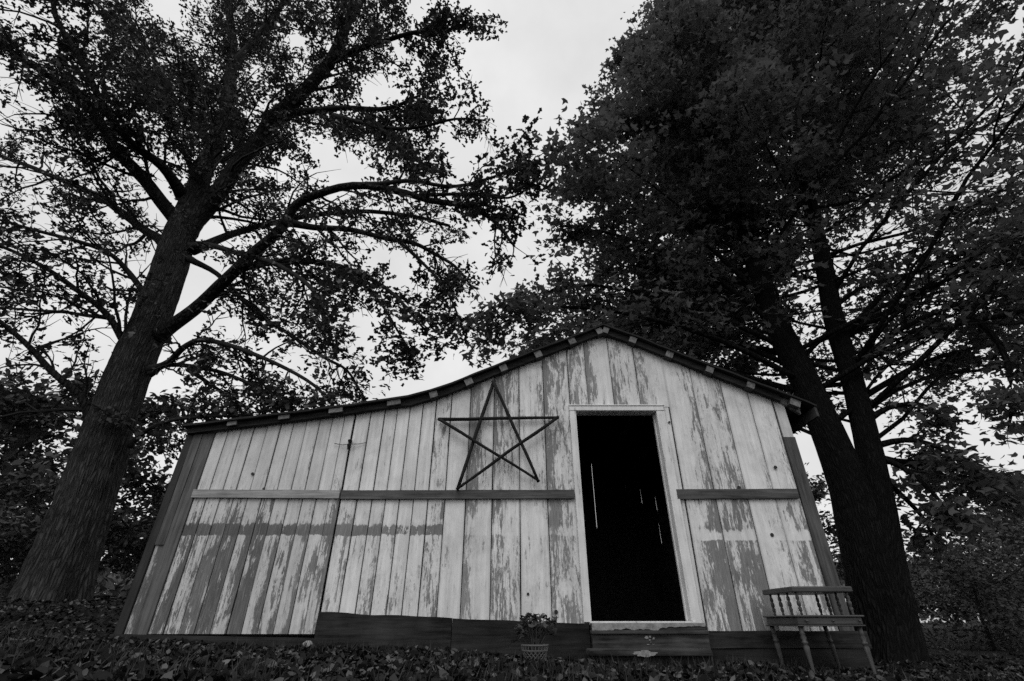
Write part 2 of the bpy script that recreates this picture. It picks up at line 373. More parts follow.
# level battens across the boards
def plank_x(name, x0, x1, z0l, z1l, z0r, z1r, y0, y1, m, label=None, seg=10, wob=.004):
    mb = MB(); vs = []; s = random.random() * 40
    for i in range(seg + 1):
        t = i / seg; x = x0 + (x1 - x0) * t; a = z0l + (z0r - z0l) * t + mnoise.noise((s, t * 4, 0)) * wob; b = z1l + (z1r - z1l) * t + mnoise.noise((s, t * 4, 7)) * wob
        yy = mnoise.noise((s, t * 2, 3)) * wob
        vs += [(x, y0 + yy, a), (x, y1, a), (x, y1, b), (x, y0 + yy, b)]
    fs = [(0, 1, 2, 3), tuple(4 * seg + k for k in (3, 2, 1, 0))]
    for i in range(seg):
        a = 4 * i; fs += [(a + k, a + 4 + k, a + 4 + (k + 1) % 4, a + (k + 1) % 4) for k in range(4)]
    mb.add(vs, fs); o = mb.build(name, m, shed)
    if label: o['label'] = label
    return o
def zz(px, py): return wall(px, py)[1]
YB = WALL - .034
plank_x('batten', wx(194, 494), wx(340.5, 494), zz(196,498), zz(196,490), zz(340,499), zz(340,491), YB, WALL - .012, M['palex'], 'pale batten with traces of paint')
plank_x('batten', wx(342, 495), wx(574, 495), zz(342,499.5), zz(342,491), zz(574,499), zz(574,490.5), YB, WALL - .012, M['greyx'], 'bare grey batten')
plank_x('batten', wx(676, 495), wx(797, 495), zz(676,499.5), zz(676,490), zz(797,499), zz(797,489.5), YB, WALL - .012, M['greyx'])

# skirting planks and sill beam along the foot of the wall
plank_x('sill_beam', XC - .02, wx(317, 638), zz(200,652), zz(200,634), zz(317,655), zz(317,638), WALL - .03, WALL + .1, M['dark'])
plank_x('skirting_plank', wx(319, 625), wx(452, 630), zz(319,660), zz(319,612), zz(452,668), zz(452,618), WALL - .06, WALL - .02, M['skirt'], wob=.01)
plank_x('skirting_plank', wx(452.6, 630), wx(589, 636), zz(452,668), zz(452,618.4), zz(589,672), zz(589,624), WALL - .054, WALL - .018, M['dark'], wob=.008)
plank_x('skirting_plank', wx(706, 640), wx(866, 640), zz(706,648), zz(706,630.5), zz(866,648), zz(866,631), WALL - .05, WALL - .015, M['skirt'])
plank_x('skirting_plank', wx(706, 650), wx(866, 650), zz(706,676), zz(706,648.8), zz(866,680), zz(866,648.8), WALL - .044, WALL - .012, M['dark'])

# door frame: jambs with a deep reveal, casing, head and sill
t_ = NT('door_frame_paint'); oc = t_.obj_coord(); a_ = t_.noise(t_.mapping(oc, (30, 30, 3)), 1, 5, .6); b_ = t_.noise(oc, 5, 4, .6); c_ = t_.noise(t_.mapping(oc, (90, 90, 9)), 1, 5, .65)
chip = t_.ramp(t_.math('ADD', t_.math('MULTIPLY', a_, .5), t_.math('MULTIPLY', c_, .5)), .60, .63)
M['white'] = t_.out(t_.mixf(chip, t_.math('MULTIPLY', t_.math('MULTIPLY', t_.ramp(a_, .3, .7, .74, .6), t_.ramp(b_, .3, .7, .85, 1.08)), .96), t_.ramp(c_, .3, .7, .2, .34)), .6, t_.math('MULTIPLY', chip, -1.0), .4, .004)
frame = bpy.data.objects.new('door_frame', None); C.objects.link(frame); frame.parent = shed
DX0, DX1 = wx(590.5, 617) + .004, wx(690.5, 620); DZ0, DZ1 = zz(640, 621), zz(615, 412)
def fbox(name, *a, m='white'):
    mb = MB(); mb.box(*a); o = mb.build(name, M[m], frame); bv = o.modifiers.new('bevel', 'BEVEL'); bv.width = .003; bv.segments = 1; return o
CW = .072
fbox('casing', DX0 - CW, DX0 - .012, WALL - .032, WALL - .008, DZ0 - .01, DZ1 + .003)
fbox('casing', DX1 + .012, DX1 + CW + .02, WALL - .032, WALL - .008, DZ0 - .03, DZ1 + .003)
fbox('casing', DX0 - CW - .004, DX1 + CW + .024, WALL - .036, WALL - .008, DZ1 + .006, DZ1 + .058)
fbox('head_moulding', DX0 - CW - .006, DX1 + CW + .028, WALL - .044, WALL - .008, DZ1 + .06, DZ1 + .074)
fbox('jamb', DX0 - .022, DX0, WALL - .03, WALL + .11, DZ0, DZ1)
fbox('jamb', DX1, DX1 + .022, WALL - .03, WALL + .11, DZ0, DZ1)
fbox('door_stop', DX1 - .014, DX1 - .001, WALL + .06, WALL + .1, DZ0, DZ1)
fbox('head_jamb', DX0 - .02, DX1 + .02, WALL - .03, WALL + .11, DZ1 + .001, DZ1 + .022)
fbox('threshold', DX0 - .02, DX1 + .03, WALL - .055, WALL + .12, DZ0 - .03, DZ0 - .002)
fbox('plinth_block', DX0 - CW - .03, DX0 - .03, WALL - .04, WALL - .01, DZ0 - .075, DZ0 - .018, m='iron')
fbox('plinth_block', DX1 + .055, DX1 + CW + .055, WALL - .04, WALL - .01, DZ0 - .09, DZ0 - .035, m='iron')

# roof: felted deck sheets, purlins whose sawn ends show along the gable, dark rake boards between
OV = .13; YF = WALL - OV; YR = WALL + 4.6; DEPTH = YR - WALL
rtop = [(184,424),(205,421.5),(300,410),(350,403.5),(385,398.5),(410,394.5),(432,388.5),(452,382),(470,374.5),(502,362),(537,348.5),(571,335.5),(603,323.5),(635,334.5),(672,349),(712,364.5),(753,380),(785,392),(817,404.5)]
RP = [at(px, py, YF) for px, py in rtop]; RXs = [p.x for p in RP]; RZs = [p.z for p in RP]
def zroof(x): return float(np.interp(x, RXs, RZs))
def roof_sheet(x0, x1, n):
    mb = MB(); vs = []; NY = 12
    xs = np.linspace(x0, x1, n)
    for j in range(NY + 1):
        y = YF + (YR + .15 - YF) * j / NY
        for x in xs:
            wv = mnoise.noise((x * 2.2, y * .8, 0)) * .012
            yy = y + (mnoise.noise((x * 6, 3, 1)) * .014 if j == 0 else 0)
            vs += [(x, yy, zroof(x) + wv), (x, yy, zroof(x) + wv - .022)]
    fs = []
    for j in range(NY):
        for i in range(n - 1):
            a = 2 * (j * n + i); b = a + 2; c = a + 2 * n; d = c + 2
            fs += [(a, b, d, c), (a + 1, c + 1, d + 1, b + 1)]
            if j == 0: fs.append((a, a + 1, b + 1, b))
            if j == NY - 1: fs.append((c, d, d + 1, c + 1))
        a = 2 * j * n; c = a + 2 * n; fs.append((a, c, c + 1, a + 1))
        a = 2 * (j * n + n - 1); c = a + 2 * n; fs.append((a, a + 1, c + 1, c))
    mb.add(vs, fs); return mb.build('roof_sheet', M['roof'], shed)
XP = RXs[12]
roof_sheet(RXs[0] - .02, XP - .001, 40); roof_sheet(XP + .001, RXs[-1], 26)
def slope(x):
    e = .03; return math.atan2(zroof(x + e) - zroof(x - e), 2 * e)
def purlin(px, py, wd=.085, ht=.082, short=0.0):
    x = at(px, py, YF).x; a = slope(x); zt = zroof(x) - .026
    ux, uz = math.cos(a), math.sin(a); wx_, wz = -uz, ux
    cs = [(-wd/2, -ht), (wd/2, -ht), (wd/2, 0), (-wd/2, 0)]
    mb = MB(); y0 = YF + .012 + short + random.uniform(0, .012); y1 = YR
    vs = [(x + u * ux + v * wx_, y, zt + u * uz + v * wz) for y in (y0, y1) for u, v in cs]
    mb.add(vs, [(0, 1, 2, 3), (7, 6, 5, 4), (0, 4, 5, 1), (1, 5, 6, 2), (2, 6, 7, 3), (3, 7, 4, 0)])
    o = mb.build('purlin', M['darky'], shed); o.data.materials.append(M['endgrain']); o.data.polygons[0].material_index = 1
    return o
for p in [(231,421,.10,.045),(283,415,.12,.045),(335,409,.15,.05),(393,401,.15,.055),(432,394,.09,.075),(467,381,.09,.08),(502,367,.085,.08),(537,354,.085,.08),(571,341,.085,.08),(598.5,330,.078,.08),(607.5,330,.07,.08),(635,340,.085,.08),(672,354,.085,.08),(712,369,.085,.078),(753,384,.085,.075),(797,398,.11,.08)]:
    purlin(p[0], p[1], p[2], p[3])
def rake(x0, x1, n):
    mb = MB(); xs = np.linspace(x0, x1, n); vs = []
    for x in xs:
        s = mnoise.noise((x * 3, 0, 2)) * .005
        hgt = .076 if x > -1.2 else .062
        for (y, dz) in ((WALL - .075, -.028), (WALL - .075, -.028 - hgt + s), (WALL - .028, -.028 - hgt + s), (WALL - .028, -.028)):
            vs.append((x, y, zroof(x) + dz))
    fs = [(0, 1, 2, 3), tuple(4 * (n - 1) + k for k in (3, 2, 1, 0))]
    for i in range(n - 1):
        a = 4 * i; fs += [(a + k, a + 4 + k, a + 4 + (k + 1) % 4, a + (k + 1) % 4) for k in range(4)]
    mb.add(vs, fs); return mb.build('rake_board', M['dark'], shed)
rake(RXs[0] + .02, XP - .004, 34); rake(XP + .004, seamR[-1] + .09, 20)
# pale lookout under the right eave and the eave fascia behind it
mb = MB(); p0 = at(779, 401, WALL - .03); p1 = at(801, 414, WALL - .03)
mb.add([p0, p1, p1 + Vector((.01, 0, .10)), p0 + Vector((0, 0, .085)), p0 + Vector((0, .04, 0)), p1 + Vector((0, .04, 0)), p1 + Vector((.01, .04, .10)), p0 + Vector((0, .04, .085))],
       [(0,1,2,3),(7,6,5,4),(0,4,5,1),(1,5,6,2),(2,6,7,3),(3,7,4,0)])
mb.build('lookout', M['endgrain'], shed)
mb = MB(); xe = RXs[-1]; mb.box(xe - .03, xe - .004, YF + .02, YR + .1, RZs[-1] - .13, RZs[-1] - .02); mb.build('fascia', M['darky'], shed)
# hidden side walls, floor, and a back wall of boards whose gaps let in light
def slab(name, x0, x1, y0, y1, z0, zl, zr, m):
    mb = MB(); mb.add([(x0,y0,z0),(x1,y0,z0),(x1,y1,z0),(x0,y1,z0),(x0,y0,zl),(x1,y0,zr),(x1,y1,zr),(x0,y1,zl)],
        [(0,3,2,1),(4,5,6,7),(0,1,5,4),(1,2,6,5),(2,3,7,6),(3,0,4,7)]); return mb.build(name, m, shed)
XRW = seamR[-1] + .12
slab('side_wall', XC + .01, XC + .045, WALL + .05, YR - .03, -.2, ztop(XC) - .02, ztop(XC) - .01, M['inside'])
slab('side_wall', XRW - .03, XRW + .005, WALL + .05, YR - .03, -.2, ztop(XRW) - .03, ztop(XRW) - .045, M['inside'])
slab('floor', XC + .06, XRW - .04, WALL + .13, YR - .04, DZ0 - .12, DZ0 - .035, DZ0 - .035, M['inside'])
def ceilz(x): return zroof(min(max(x, RXs[0]), RXs[-1])) - .012
def back_board(x0, x1, slit=None):
    """back-wall plank; slit (width, z0, z1): a stretch of its right edge is split away"""
    zl, zr = ceilz(x0), ceilz(x1); g, s0, s1_ = slit if slit else (0, 0, 0)
    out = [(x0, -.1), (x1, -.1)] + ([(x1, s0), (x1 - g, s0 + .06), (x1 - g * .8, s1_ - .06), (x1, s1_)] if slit else []) + [(x1, zr), (x0, zl)]
    n = len(out); mb = MB(); mb.add([(x, YR, z) for x, z in out] + [(x, YR + .022, z) for x, z in out], [tuple(range(n)), tuple(range(2 * n - 1, n - 1, -1))] + [(k, n + k, n + (k + 1) % n, (k + 1) % n) for k in range(n)])
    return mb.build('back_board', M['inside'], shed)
slits = sorted((at(px, (a_ + b_) / 2, YR).x, (g, at(px, b_, YR).z, at(px, a_, YR).z)) for px, a_, b_, g in [(594.5, 462, 530, .009), (625, 470, 492, .005), (641.5, 487, 506, .008), (656.5, 494, 513, .009), (660.5, 520, 546, .009)])
edges = [XC + .01 + .3 * k for k in range(0, 40) if XC + .01 + .3 * k < slits[0][0] - .15] + [q[0] for q in slits]
while edges[-1] < XRW - .35: edges.append(edges[-1] + .28)
edges.append(XRW)
sd_ = dict(slits)
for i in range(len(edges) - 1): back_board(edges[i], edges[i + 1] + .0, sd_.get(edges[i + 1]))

# knot holes, hook and crossed wire nailed to the planks
def disc_hole(px, py, r, name='knot_hole'):
    x, z = wall(px, py); mb = MB()
    mb.tube([(x, WALL - .014, z), (x, WALL + .0, z)], [r, r * .8], 10); mb.build(name, M['iron'], shed)
for px, py, r in [(253,474,.016),(264,489,.012),(775,467.5,.018),(738.5,488,.02),(771.5,535,.018),(669,422.5,.013),(528,594,.012),(556,612,.018)]:
    disc_hole(px, py, r)
hx, hz = wall(351, 444)
hook = bpy.data.objects.new('wire_hook', None); C.objects.link(hook); hook.parent = shed
mb = MB(); mb.tube([(hx, WALL - .01, hz + .03), (hx - .004, WALL - .045, hz + .02), (hx - .006, WALL - .05, hz - .02), (hx - .012, WALL - .03, hz - .07)], [.014, .022, .018, .008], 8); mb.build('hook', M['iron'], hook)
mb = MB(); mb.tube([(hx - .175, WALL - .02, hz + .0), (hx - .08, WALL - .03, hz - .02), (hx, WALL - .05, hz - .018), (hx + .09, WALL - .03, hz - .01), (hx + .17, WALL - .02, hz + .01)], [.0035] * 5, 5); mb.build('wire', M['wire'], hook)

# ------------------------------------------------------------------ star of sticks hung on the wall
star = thing('star_ornament', 'five-pointed star made of dark sticks hung on white planks beside the doorway', 'star', (at(493, 440, WALL - .05)))
SPX = dict(T=(493.5, 382), L=(440, 419.5), R_=(557, 417.5), B=(458, 488), Q=(538, 480))
def star_stick(a, b, dy, r):
    p = at(*SPX[a], WALL - dy); q = at(*SPX[b], WALL - dy); d = (q - p).normalized(); p = p - d * .02; q = q + d * .02
    pts = []; s = random.random() * 30
    for i in range(9):
        t = i / 8; c = p.lerp(q, t); o_ = mnoise.noise((s, t * 3, 0)) * .008
        pts.append(c + Vector((o_, mnoise.noise((s, t * 3, 4)) * .003, mnoise.noise((s, t * 3, 8)) * .008)))
    mb = MB(); mb.tube(pts, [r * (1.12 - .3 * i / 8) * random.uniform(.92, 1.08) for i in range(9)], 8)
    mb.build('stick', M['stick'], star, True)
star_stick('T', 'B', .05, .020); star_stick('T', 'Q', .078, .019); star_stick('L', 'R_', .055, .0195); star_stick('L', 'Q', .082, .0165); star_stick('R_', 'B', .088, .018)

# ------------------------------------------------------------------ doorstep
st = thing('doorstep', 'worn dark wooden step below the open doorway with flaked paint along its top', 'step', (1.15, WALL - .2, float(gz(1.15, 4.8))))
SX0, SX1 = wx(590, 640) + .0, wx(703, 640); ZS = [zz(640, y) for y in (621.5, 629.5, 649, 657.5)]
def sbox(name, x0, x1, y0, y1, z0, z1, m, bev=.004):
    mb = MB(); mb.box(x0, x1, y0, y1, z0, z1); o = mb.build(name, M[m], st); bv = o.modifiers.new('bevel', 'BEVEL'); bv.width = bev; bv.segments = 2; return o
sbox('riser', SX0, SX1, WALL - .16, WALL - .062, ZS[3] - .1, ZS[1] - .035, 'step')
sbox('tread', SX0 - .004, SX1 + .006, WALL - .178, WALL - .058, ZS[1] - .034, ZS[1] - .004, 'step', .008)
sbox('top_board', SX0 + .003, SX1 - .01, WALL - .15, WALL - .058, ZS[1] - .003, ZS[0] - .012, 'step')
# scuffed canvas-like paint skin on the top board with a ragged lower edge
mb = MB(); n = 40; vs = []; xa, xb = SX0 + .004, SX1 - .012
for i in range(n + 1):
    t = i / n; x = xa + (xb - xa) * t
    low = ZS[1] + .004 + .022 * mnoise.noise((t * 9, 1.3, 0)) + .012 * mnoise.noise((t * 27, 4.3, 0)) + (.02 if t > .58 else 0) + (-.02 if t < .12 else 0)
    for y in (WALL - .158, WALL - .151): vs += [(x, y, low), (x, y, ZS[0] - .013)]
fs = []
for i in range(n):
    a = 4 * i; fs += [(a, a + 4, a + 5, a + 1), (a + 2, a + 3, a + 7, a + 6), (a, a + 2, a + 6, a + 4), (a + 1, a + 5, a + 7, a + 3)]
mb.add(vs, fs); mb.build('paint_skin', M['flake'], st)
p = at(0, 649, WALL - .36)
sbox('lower_tread', at(589, 652, WALL - .36).x, at(712, 652, WALL - .36).x, WALL - .38, WALL - .165, at(640, 656.5, WALL - .38).z, at(640, 649.5, WALL - .38).z, 'step', .012)
sbox('lower_riser', at(590, 656, WALL - .34).x, at(711, 656, WALL - .34).x, WALL - .34, WALL - .17, -.1, at(640, 656.5, WALL - .38).z - .002, 'dark')
def flake(name, px, py, Y, rx, rz, seed, m='flake', th=.004):
    """thin chip of pale paint with a ragged outline, facing the lens side of the step"""
    c = at(px, py, Y); mb = MB(); n = 32; vs = []
    for y in (0, th):
        for k in range(n):
            a = 2 * math.pi * k / n; r = 1 + .55 * mnoise.noise((math.cos(a) * 1.7 + seed, math.sin(a) * 1.7, seed)) + .5 * mnoise.noise((math.cos(a) * 5 + seed, math.sin(a) * 5, seed + 3))
            vs.append((c.x + math.cos(a) * rx * r, Y - y, c.z + math.sin(a) * rz * r))
    fs = [tuple(range(n)), tuple(range(2 * n - 1, n - 1, -1))] + [(k, n + k, n + (k + 1) % n, (k + 1) % n) for k in range(n)]
    mb.add(vs, fs); return mb.build(name, M[m], st)
YR2 = WALL - .1605
for k, (px, py, rx, rz) in enumerate([(646.6,637.4,.016,.010),(650.0,636.6,.010,.007),(653.6,638.4,.010,.008),(649.6,640.0,.008,.005),(650.8,642.3,.003,.004),(648.2,644.4,.011,.0022),(653.4,644.2,.010,.002)]):
    flake('paint_mark', px, py, YR2, rx, rz, 1.0 + 2.3 * k)
flake('worn_patch', 644, 653.2, WALL - .3805, .095, .022, 2.0)

# ------------------------------------------------------------------ two-tier side table
TY0, TY1 = 4.28, 4.82
tb = thing('side_table', 'old two-tier wooden side table with turned legs beside the shed wall', 'table', (2.5, 4.45, float(gz(2.5, 4.45))))
def tbox(name, x0, x1, y0, y1, z0, z1, bev=.006, parent=tb):
    mb = MB(); mb.box(x0, x1, y0, y1, z0, z1); o = mb.build(name, M['table'], parent); bv = o.modifiers.new('bevel', 'BEVEL'); bv.width = bev; bv.segments = 2; return o
fl = at(797, 620, TY0); fr = at(864, 620, TY0)
zL0, zL1 = at(830, 626.5, TY0).z, at(830, 615, TY0).z
zU0, zU1 = at(830, 592, TY0 + .02).z, at(830, 586.3, TY0 + .02).z
tbox('shelf_top', fl.x - .012, fr.x + .008, TY0 - .01, TY1 + .01, zL1 - .014, zL1)
tbox('drawer_front', fl.x + .008, fr.x - .012, TY0 + .004, TY1 - .01, zL0 + .012, zL1 - .0145)
tbox('rail', fl.x - .004, fr.x, TY0 - .004, TY1 + .002, zL0, zL0 + .0115)
for k in range(3):
    x = fl.x + .07 + k * (fr.x - fl.x - .11) / 2; mb = MB(); z = (zL0 + zL1) / 2
    mb.lathe([(0, .003), (.4, .004), (.6, .009), (.9, .008), (1, .002)], (x, TY0 + .008, z), (x, TY0 - .018, z), 10); mb.build('knob', M['tablez'], tb, True)
ul, ur = at(792.5, 589, TY0 + .02).x, at(851, 589, TY0 + .02).x
tbox('upper_top', ul - .008, ur + .006, TY0 + .01, TY1, zU0, zU1, .008)
SPIN = [(0, .006), (.06, .011), (.12, .007), (.2, .012), (.3, .014), (.38, .008), (.42, .014), (.5, .015), (.58, .014), (.62, .008), (.7, .014), (.82, .012), (.88, .007), (.94, .011), (1, .006)]
for x in (ul + .035, ur - .03):
    for k in range(4):
        y = TY0 + .05 + k * (TY1 - TY0 - .1) / 3
        mb = MB(); mb.lathe(SPIN, (x, y, zL1 - .002), (x, y, zU0 + .002), 10); mb.build('spindle', M['tablez'], tb, True)
LEG = [(a, r * .82) for a, r in [(0, .011), (.03, .014), (.10, .012), (.3, .018), (.5, .024), (.6, .027), (.645, .018), (.66, .026), (.70, .026), (.72, .017), (.78, .027), (.83, .019), (.85, .025), (.88, .02), (1, .022)]]
for (px, top, foot, y) in ((0, fl.x + .03, at(813, 669, TY0).x, TY0), (0, fr.x - .035, at(874, 670, TY0).x, TY0), (0, fl.x + .03, at(783, 664, TY1).x, TY1), (0, fr.x - .035, at(839, 664, TY1).x, TY1)):
    yt = y + (.035 if y == TY0 else -.035); g = float(gz(foot, y)) - .01
    mb = MB(); mb.lathe(LEG, (foot, y, g), (top, yt, zL0 + .002), 12); mb.build('leg', M['tablez'], tb, True)

# ------------------------------------------------------------------ leaf meshes
def leaf_template(kind):
    if kind == 'maple':
        o = [(0,-.16),(.3,-.12),(.6,.2),(.2,.3),(0,.8),(-.2,.3),(-.6,.2),(-.3,-.12)]
        v = [(x, y, .14 * abs(x) - .2 * max(0, y - .2)) for x, y in o]
        f = [(0,1,7),(1,2,3),(7,5,6),(1,3,7),(7,3,5),(3,4,5)]
    elif kind == 'oak':
        o = [(0,-.5),(.2,-.18),(.13,.02),(.32,.24),(0,.6),(-.32,.24),(-.13,.02),(-.2,-.18)]
        v = [(x, y, .3 * abs(x) - .15 * y * y) for x, y in o]
        f = [(0,1,7),(1,2,7),(2,6,7),(2,3,6),(3,5,6),(3,4,5)]
    elif kind == 'curl':
        o = [(0,-.5),(.26,-.24),(.3,.02),(.26,.34),(0,.62),(-.28,.3),(-.26,.0),(-.24,-.26)]
        v = [(0, .0, -.06)] + [(x, y, 1.1 * x * x + .6 * y * y - .05 + .5 * x * y) for x, y in o]
        f = [(0, i, i + 1) for i in range(1, 8)] + [(0, 8, 1)]
    elif kind == 'blade':
        v = [(-.03, 0, 0), (.03, 0, 0), (.02, .55, .06), (-.02, .55, .06), (0, 1, .2)]; f = [(0, 1, 2), (0, 2, 3), (3, 2, 4)]
    else:   # oval
        o = [(0,-.5),(.2,-.25),(.26,.05),(.15,.35),(0,.55),(-.15,.35),(-.26,.05),(-.2,-.25)]
        v = [(x, y, .25 * abs(x) - .1 * y * y) for x, y in o]; f = [(0,1,7),(1,2,7),(2,6,7),(2,3,6),(3,5,6),(3,4,5)]
    return np.array(v, np.float32), np.array([q for q in f], np.int32)
def rot_frames(nrm, rg):
    n = nrm / np.linalg.norm(nrm, axis=1, keepdims=True); r = rg.normal(size=n.shape)
    a = np.cross(n, r); a /= np.linalg.norm(a, axis=1, keepdims=True) + 1e-9; b = np.cross(n, a); return a, b, n
def leaf_mesh(name, pos, nrm, size, kind, rg, direc=None):
    tv, tf = leaf_template(kind); N = len(pos); k = len(tv)
    a, b, n = rot_frames(nrm, rg)
    if direc is not None:
        b = direc - n * np.sum(direc * n, 1, keepdims=True); b /= np.linalg.norm(b, axis=1, keepdims=True) + 1e-9; a = np.cross(b, n)
    s = np.asarray(size)[:, None, None]
    sx = rg.uniform(.8, 1.2, (N, 1)); cz = rg.uniform(.3, 1.5, (N, 1))
    V = pos[:, None, :] + s * ((tv[None, :, 0] * sx)[..., None] * a[:, None, :] + tv[None, :, 1, None] * b[:, None, :] + (tv[None, :, 2] * cz)[..., None] * n[:, None, :])
    F = (tf[None] + (np.arange(N) * k)[:, None, None]).reshape(-1, 3)
    me = bpy.data.meshes.new(name); me.vertices.add(N * k); me.vertices.foreach_set('co', V.astype(np.float32).ravel())
    me.loops.add(len(F) * 3); me.loops.foreach_set('vertex_index', F.astype(np.int32).ravel())
    me.polygons.add(len(F)); me.polygons.foreach_set('loop_start', np.arange(0, len(F) * 3, 3, dtype=np.int32))
    me.update(calc_edges=True); return me

# ------------------------------------------------------------------ trees
class Tree:
    def __init__(s, seed): s.r = np.random.default_rng(seed); s.tw = MB(); s.pos = []; s.nrm = []; s.dir = []
    def unit(s):
        v = s.r.normal(size=3); return Vector(v / np.linalg.norm(v))
    def cluster(s, p, d, n, rad, flat):
        g = np.clip(s.r.normal(size=(n, 3)), -1.4, 1.4) * rad; g[:, 2] *= flat
        s.pos.append(np.array(p)[None] + g)
        nn = s.r.normal(size=(n, 3)) * .6; nn[:, 2] += 1.0; s.nrm.append(nn)
        s.dir.append(np.array(d)[None] * .5 + s.r.normal(size=(n, 3)) * .8 + np.array([[0, 0, -.25]]))
    def branch(s, p, d, length, r0, n=5, wig=.22, grav=0.0, sides=4):
        pts = [Vector(p)]; d = Vector(d).normalized()
        for i in range(n):
            d = (d + s.unit() * wig + Vector((0, 0, grav))).normalized(); pts.append(pts[-1] + d * (length / n))
        s.tw.tube(pts, lerps([r0, r0 * .35], n + 1), sides, False); return pts
    def side_dir(s, t, ang, plane=0.0):
        a = t.cross(s.unit()); a.normalize()
        if plane: a = (a * (1 - plane) + Vector((a.x, a.y, 0)) * plane); a.normalize()
        return (t * math.cos(ang) + a * math.sin(ang)).normalized()
    def grow(s, path, rad, n, ln, levels, t0=.2, leaf=12, lrad=.16, flat=.8, plane=.3, grav=0.0, dens=1.0, clump=(.25, .8, 1.1, 1.4), wig=.2):
        """side shoots along a limb, twigs on the shoots, leaf clusters on the twigs"""
        m = len(path)
        for k in range(n):
            t = t0 + (1 - t0) * (k + s.r.uniform(.1, .9)) / n
            i = min(int(t * (m - 1)), m - 2); f = t * (m - 1) - i
            p = path[i].lerp(path[i + 1], f); tg = (path[i + 1] - path[i]).normalized()
            d = s.side_dir(tg, s.r.uniform(.55, 1.15), plane)
            L_ = ln * (1.15 - .6 * t) * s.r.uniform(.6, 1.25); r0 = min(rad[i] * .5, .012 + L_ * .014)
            pts = s.branch(p, d, L_, r0, 6, wig, grav, 5)
            s.twigs(pts, L_ * .42, 6, leaf, lrad, flat, plane, grav, r0, min(1, dens * s.r.choice(clump)))
        s.twigs(path[int(m * .6):], ln * .45, 7, leaf, lrad, flat, plane, grav, rad[-1], dens)
    def twigs(s, pts, ln, n, leaf, lrad, flat, plane, grav, r0, dens):
        m = len(pts)
        for k in range(n + 1):
            t = .25 + .75 * k / n; i = min(int(t * (m - 1)), m - 2); p = pts[i].lerp(pts[i + 1], min(1, t * (m - 1) - i)); tg = (pts[i + 1] - pts[i]).normalized()
            d = tg if k == n else s.side_dir(tg, s.r.uniform(.5, 1.1), plane)
            q = s.branch(p, d, ln * s.r.uniform(.5, 1.2), min(r0 * .5, .011), 2, .3, grav * 1.5, 3)
            for j, c in enumerate(q[1:]):
                if s.r.random() < dens: s.cluster(c, d, max(2, int(leaf * s.r.uniform(.4, 1.0) / 1.45)), lrad * (.85 + .25 * j), flat)
    def finish(s, root, leafm, size, kind, twigm):
        if s.tw.v: s.tw.build('twigs', twigm, root)
        P = np.concatenate(s.pos); N = np.concatenate(s.nrm); D = np.concatenate(s.dir)
        sz = size * s.r.uniform(.6, 1.25, len(P))
        obj('crown', leaf_mesh('crown', P, N, sz, kind, s.r, D), leafm, root); return len(P)

def trunk_mesh(path, rad, n, rough, flare=0.0, seed=0.0):
    mb = MB(); m = len(path); pts = [Vector(p) for p in path]; vs = []; fs = []; bc = []; run = 0.0
    for i, p in enumerate(pts):
        run += (p - pts[i - 1]).length if i else 0.0
        t = (pts[min(i + 1, m - 1)] - pts[max(i - 1, 0)]).normalized(); a = t.cross(Vector((0, 1, 0))).normalized(); b = t.cross(a)
        zb = (p.z - pts[0].z)
        for k in range(n):
            q = 2 * math.pi * k / n
            ridge = abs(mnoise.noise((math.cos(q) * 6 + seed, math.sin(q) * 6, zb * .7))) - .25 + .8 * (abs(mnoise.noise((math.cos(q) * 15, math.sin(q) * 15 + seed, zb * 1.9))) - .25) + .5 * mnoise.noise((math.cos(q) * 2.2, math.sin(q) * 2.2 + seed, zb * 1.1))
            fl_ = flare * math.exp(-max(zb, 0) / .55) * (.55 + .45 * math.cos(5 * q + seed))
            lump = .06 * mnoise.noise((math.cos(q) * 1.5, math.sin(q) * 1.5, zb * .7 + seed))
            bc += [math.cos(q) * rad[0], math.sin(q) * rad[0], run]
            vs.append(p + (a * math.cos(q) + b * math.sin(q)) * rad[i] * (1 + rough * ridge + fl_ + lump))
    for i in range(m - 1):
        for k in range(n): fs.append((i*n+k, i*n+(k+1)%n, (i+1)*n+(k+1)%n, (i+1)*n+k))
    mb.add(vs, fs); mb.bark = bc; return mb
def trunk_obj(mb, m, parent):
    o = mb.build('trunk', m, parent, True); at_ = o.data.attributes.new('bark', 'FLOAT_VECTOR', 'POINT'); at_.data.foreach_set('vector', mb.bark); return o
def px_path(pts):
    return [at(px, py, Y) for px, py, Y in pts]

# ---- the big oak left of the shed
OY = 8.0
oak = thing('oak_tree', 'massive old oak with thick leaning trunk and wide spreading limbs behind the shed', 'tree', at(56, 597, OY))
tp = [(46,616,OY),(53,597,OY),(69,550,OY),(86,501,OY),(101,454,OY),(117,407,OY),(134,360,OY),(147,330,OY),(160,297,OY),(172,262,OY),(181,232,OY),(190,200,OY)]
tw_ = [70,68,62,58,54,50,46,42,40,37,34,22]
path = px_path(tp); rr = [girth(a * 1.06, p[0], p[1], OY) for a, p in zip(tw_, tp)]
cp = catmull(path, 12); trunk_obj(trunk_mesh(cp, lerps(rr, len(cp)), 120, .14, .42, 2.0), M['oaktrunk'], oak)
T = Tree(11)
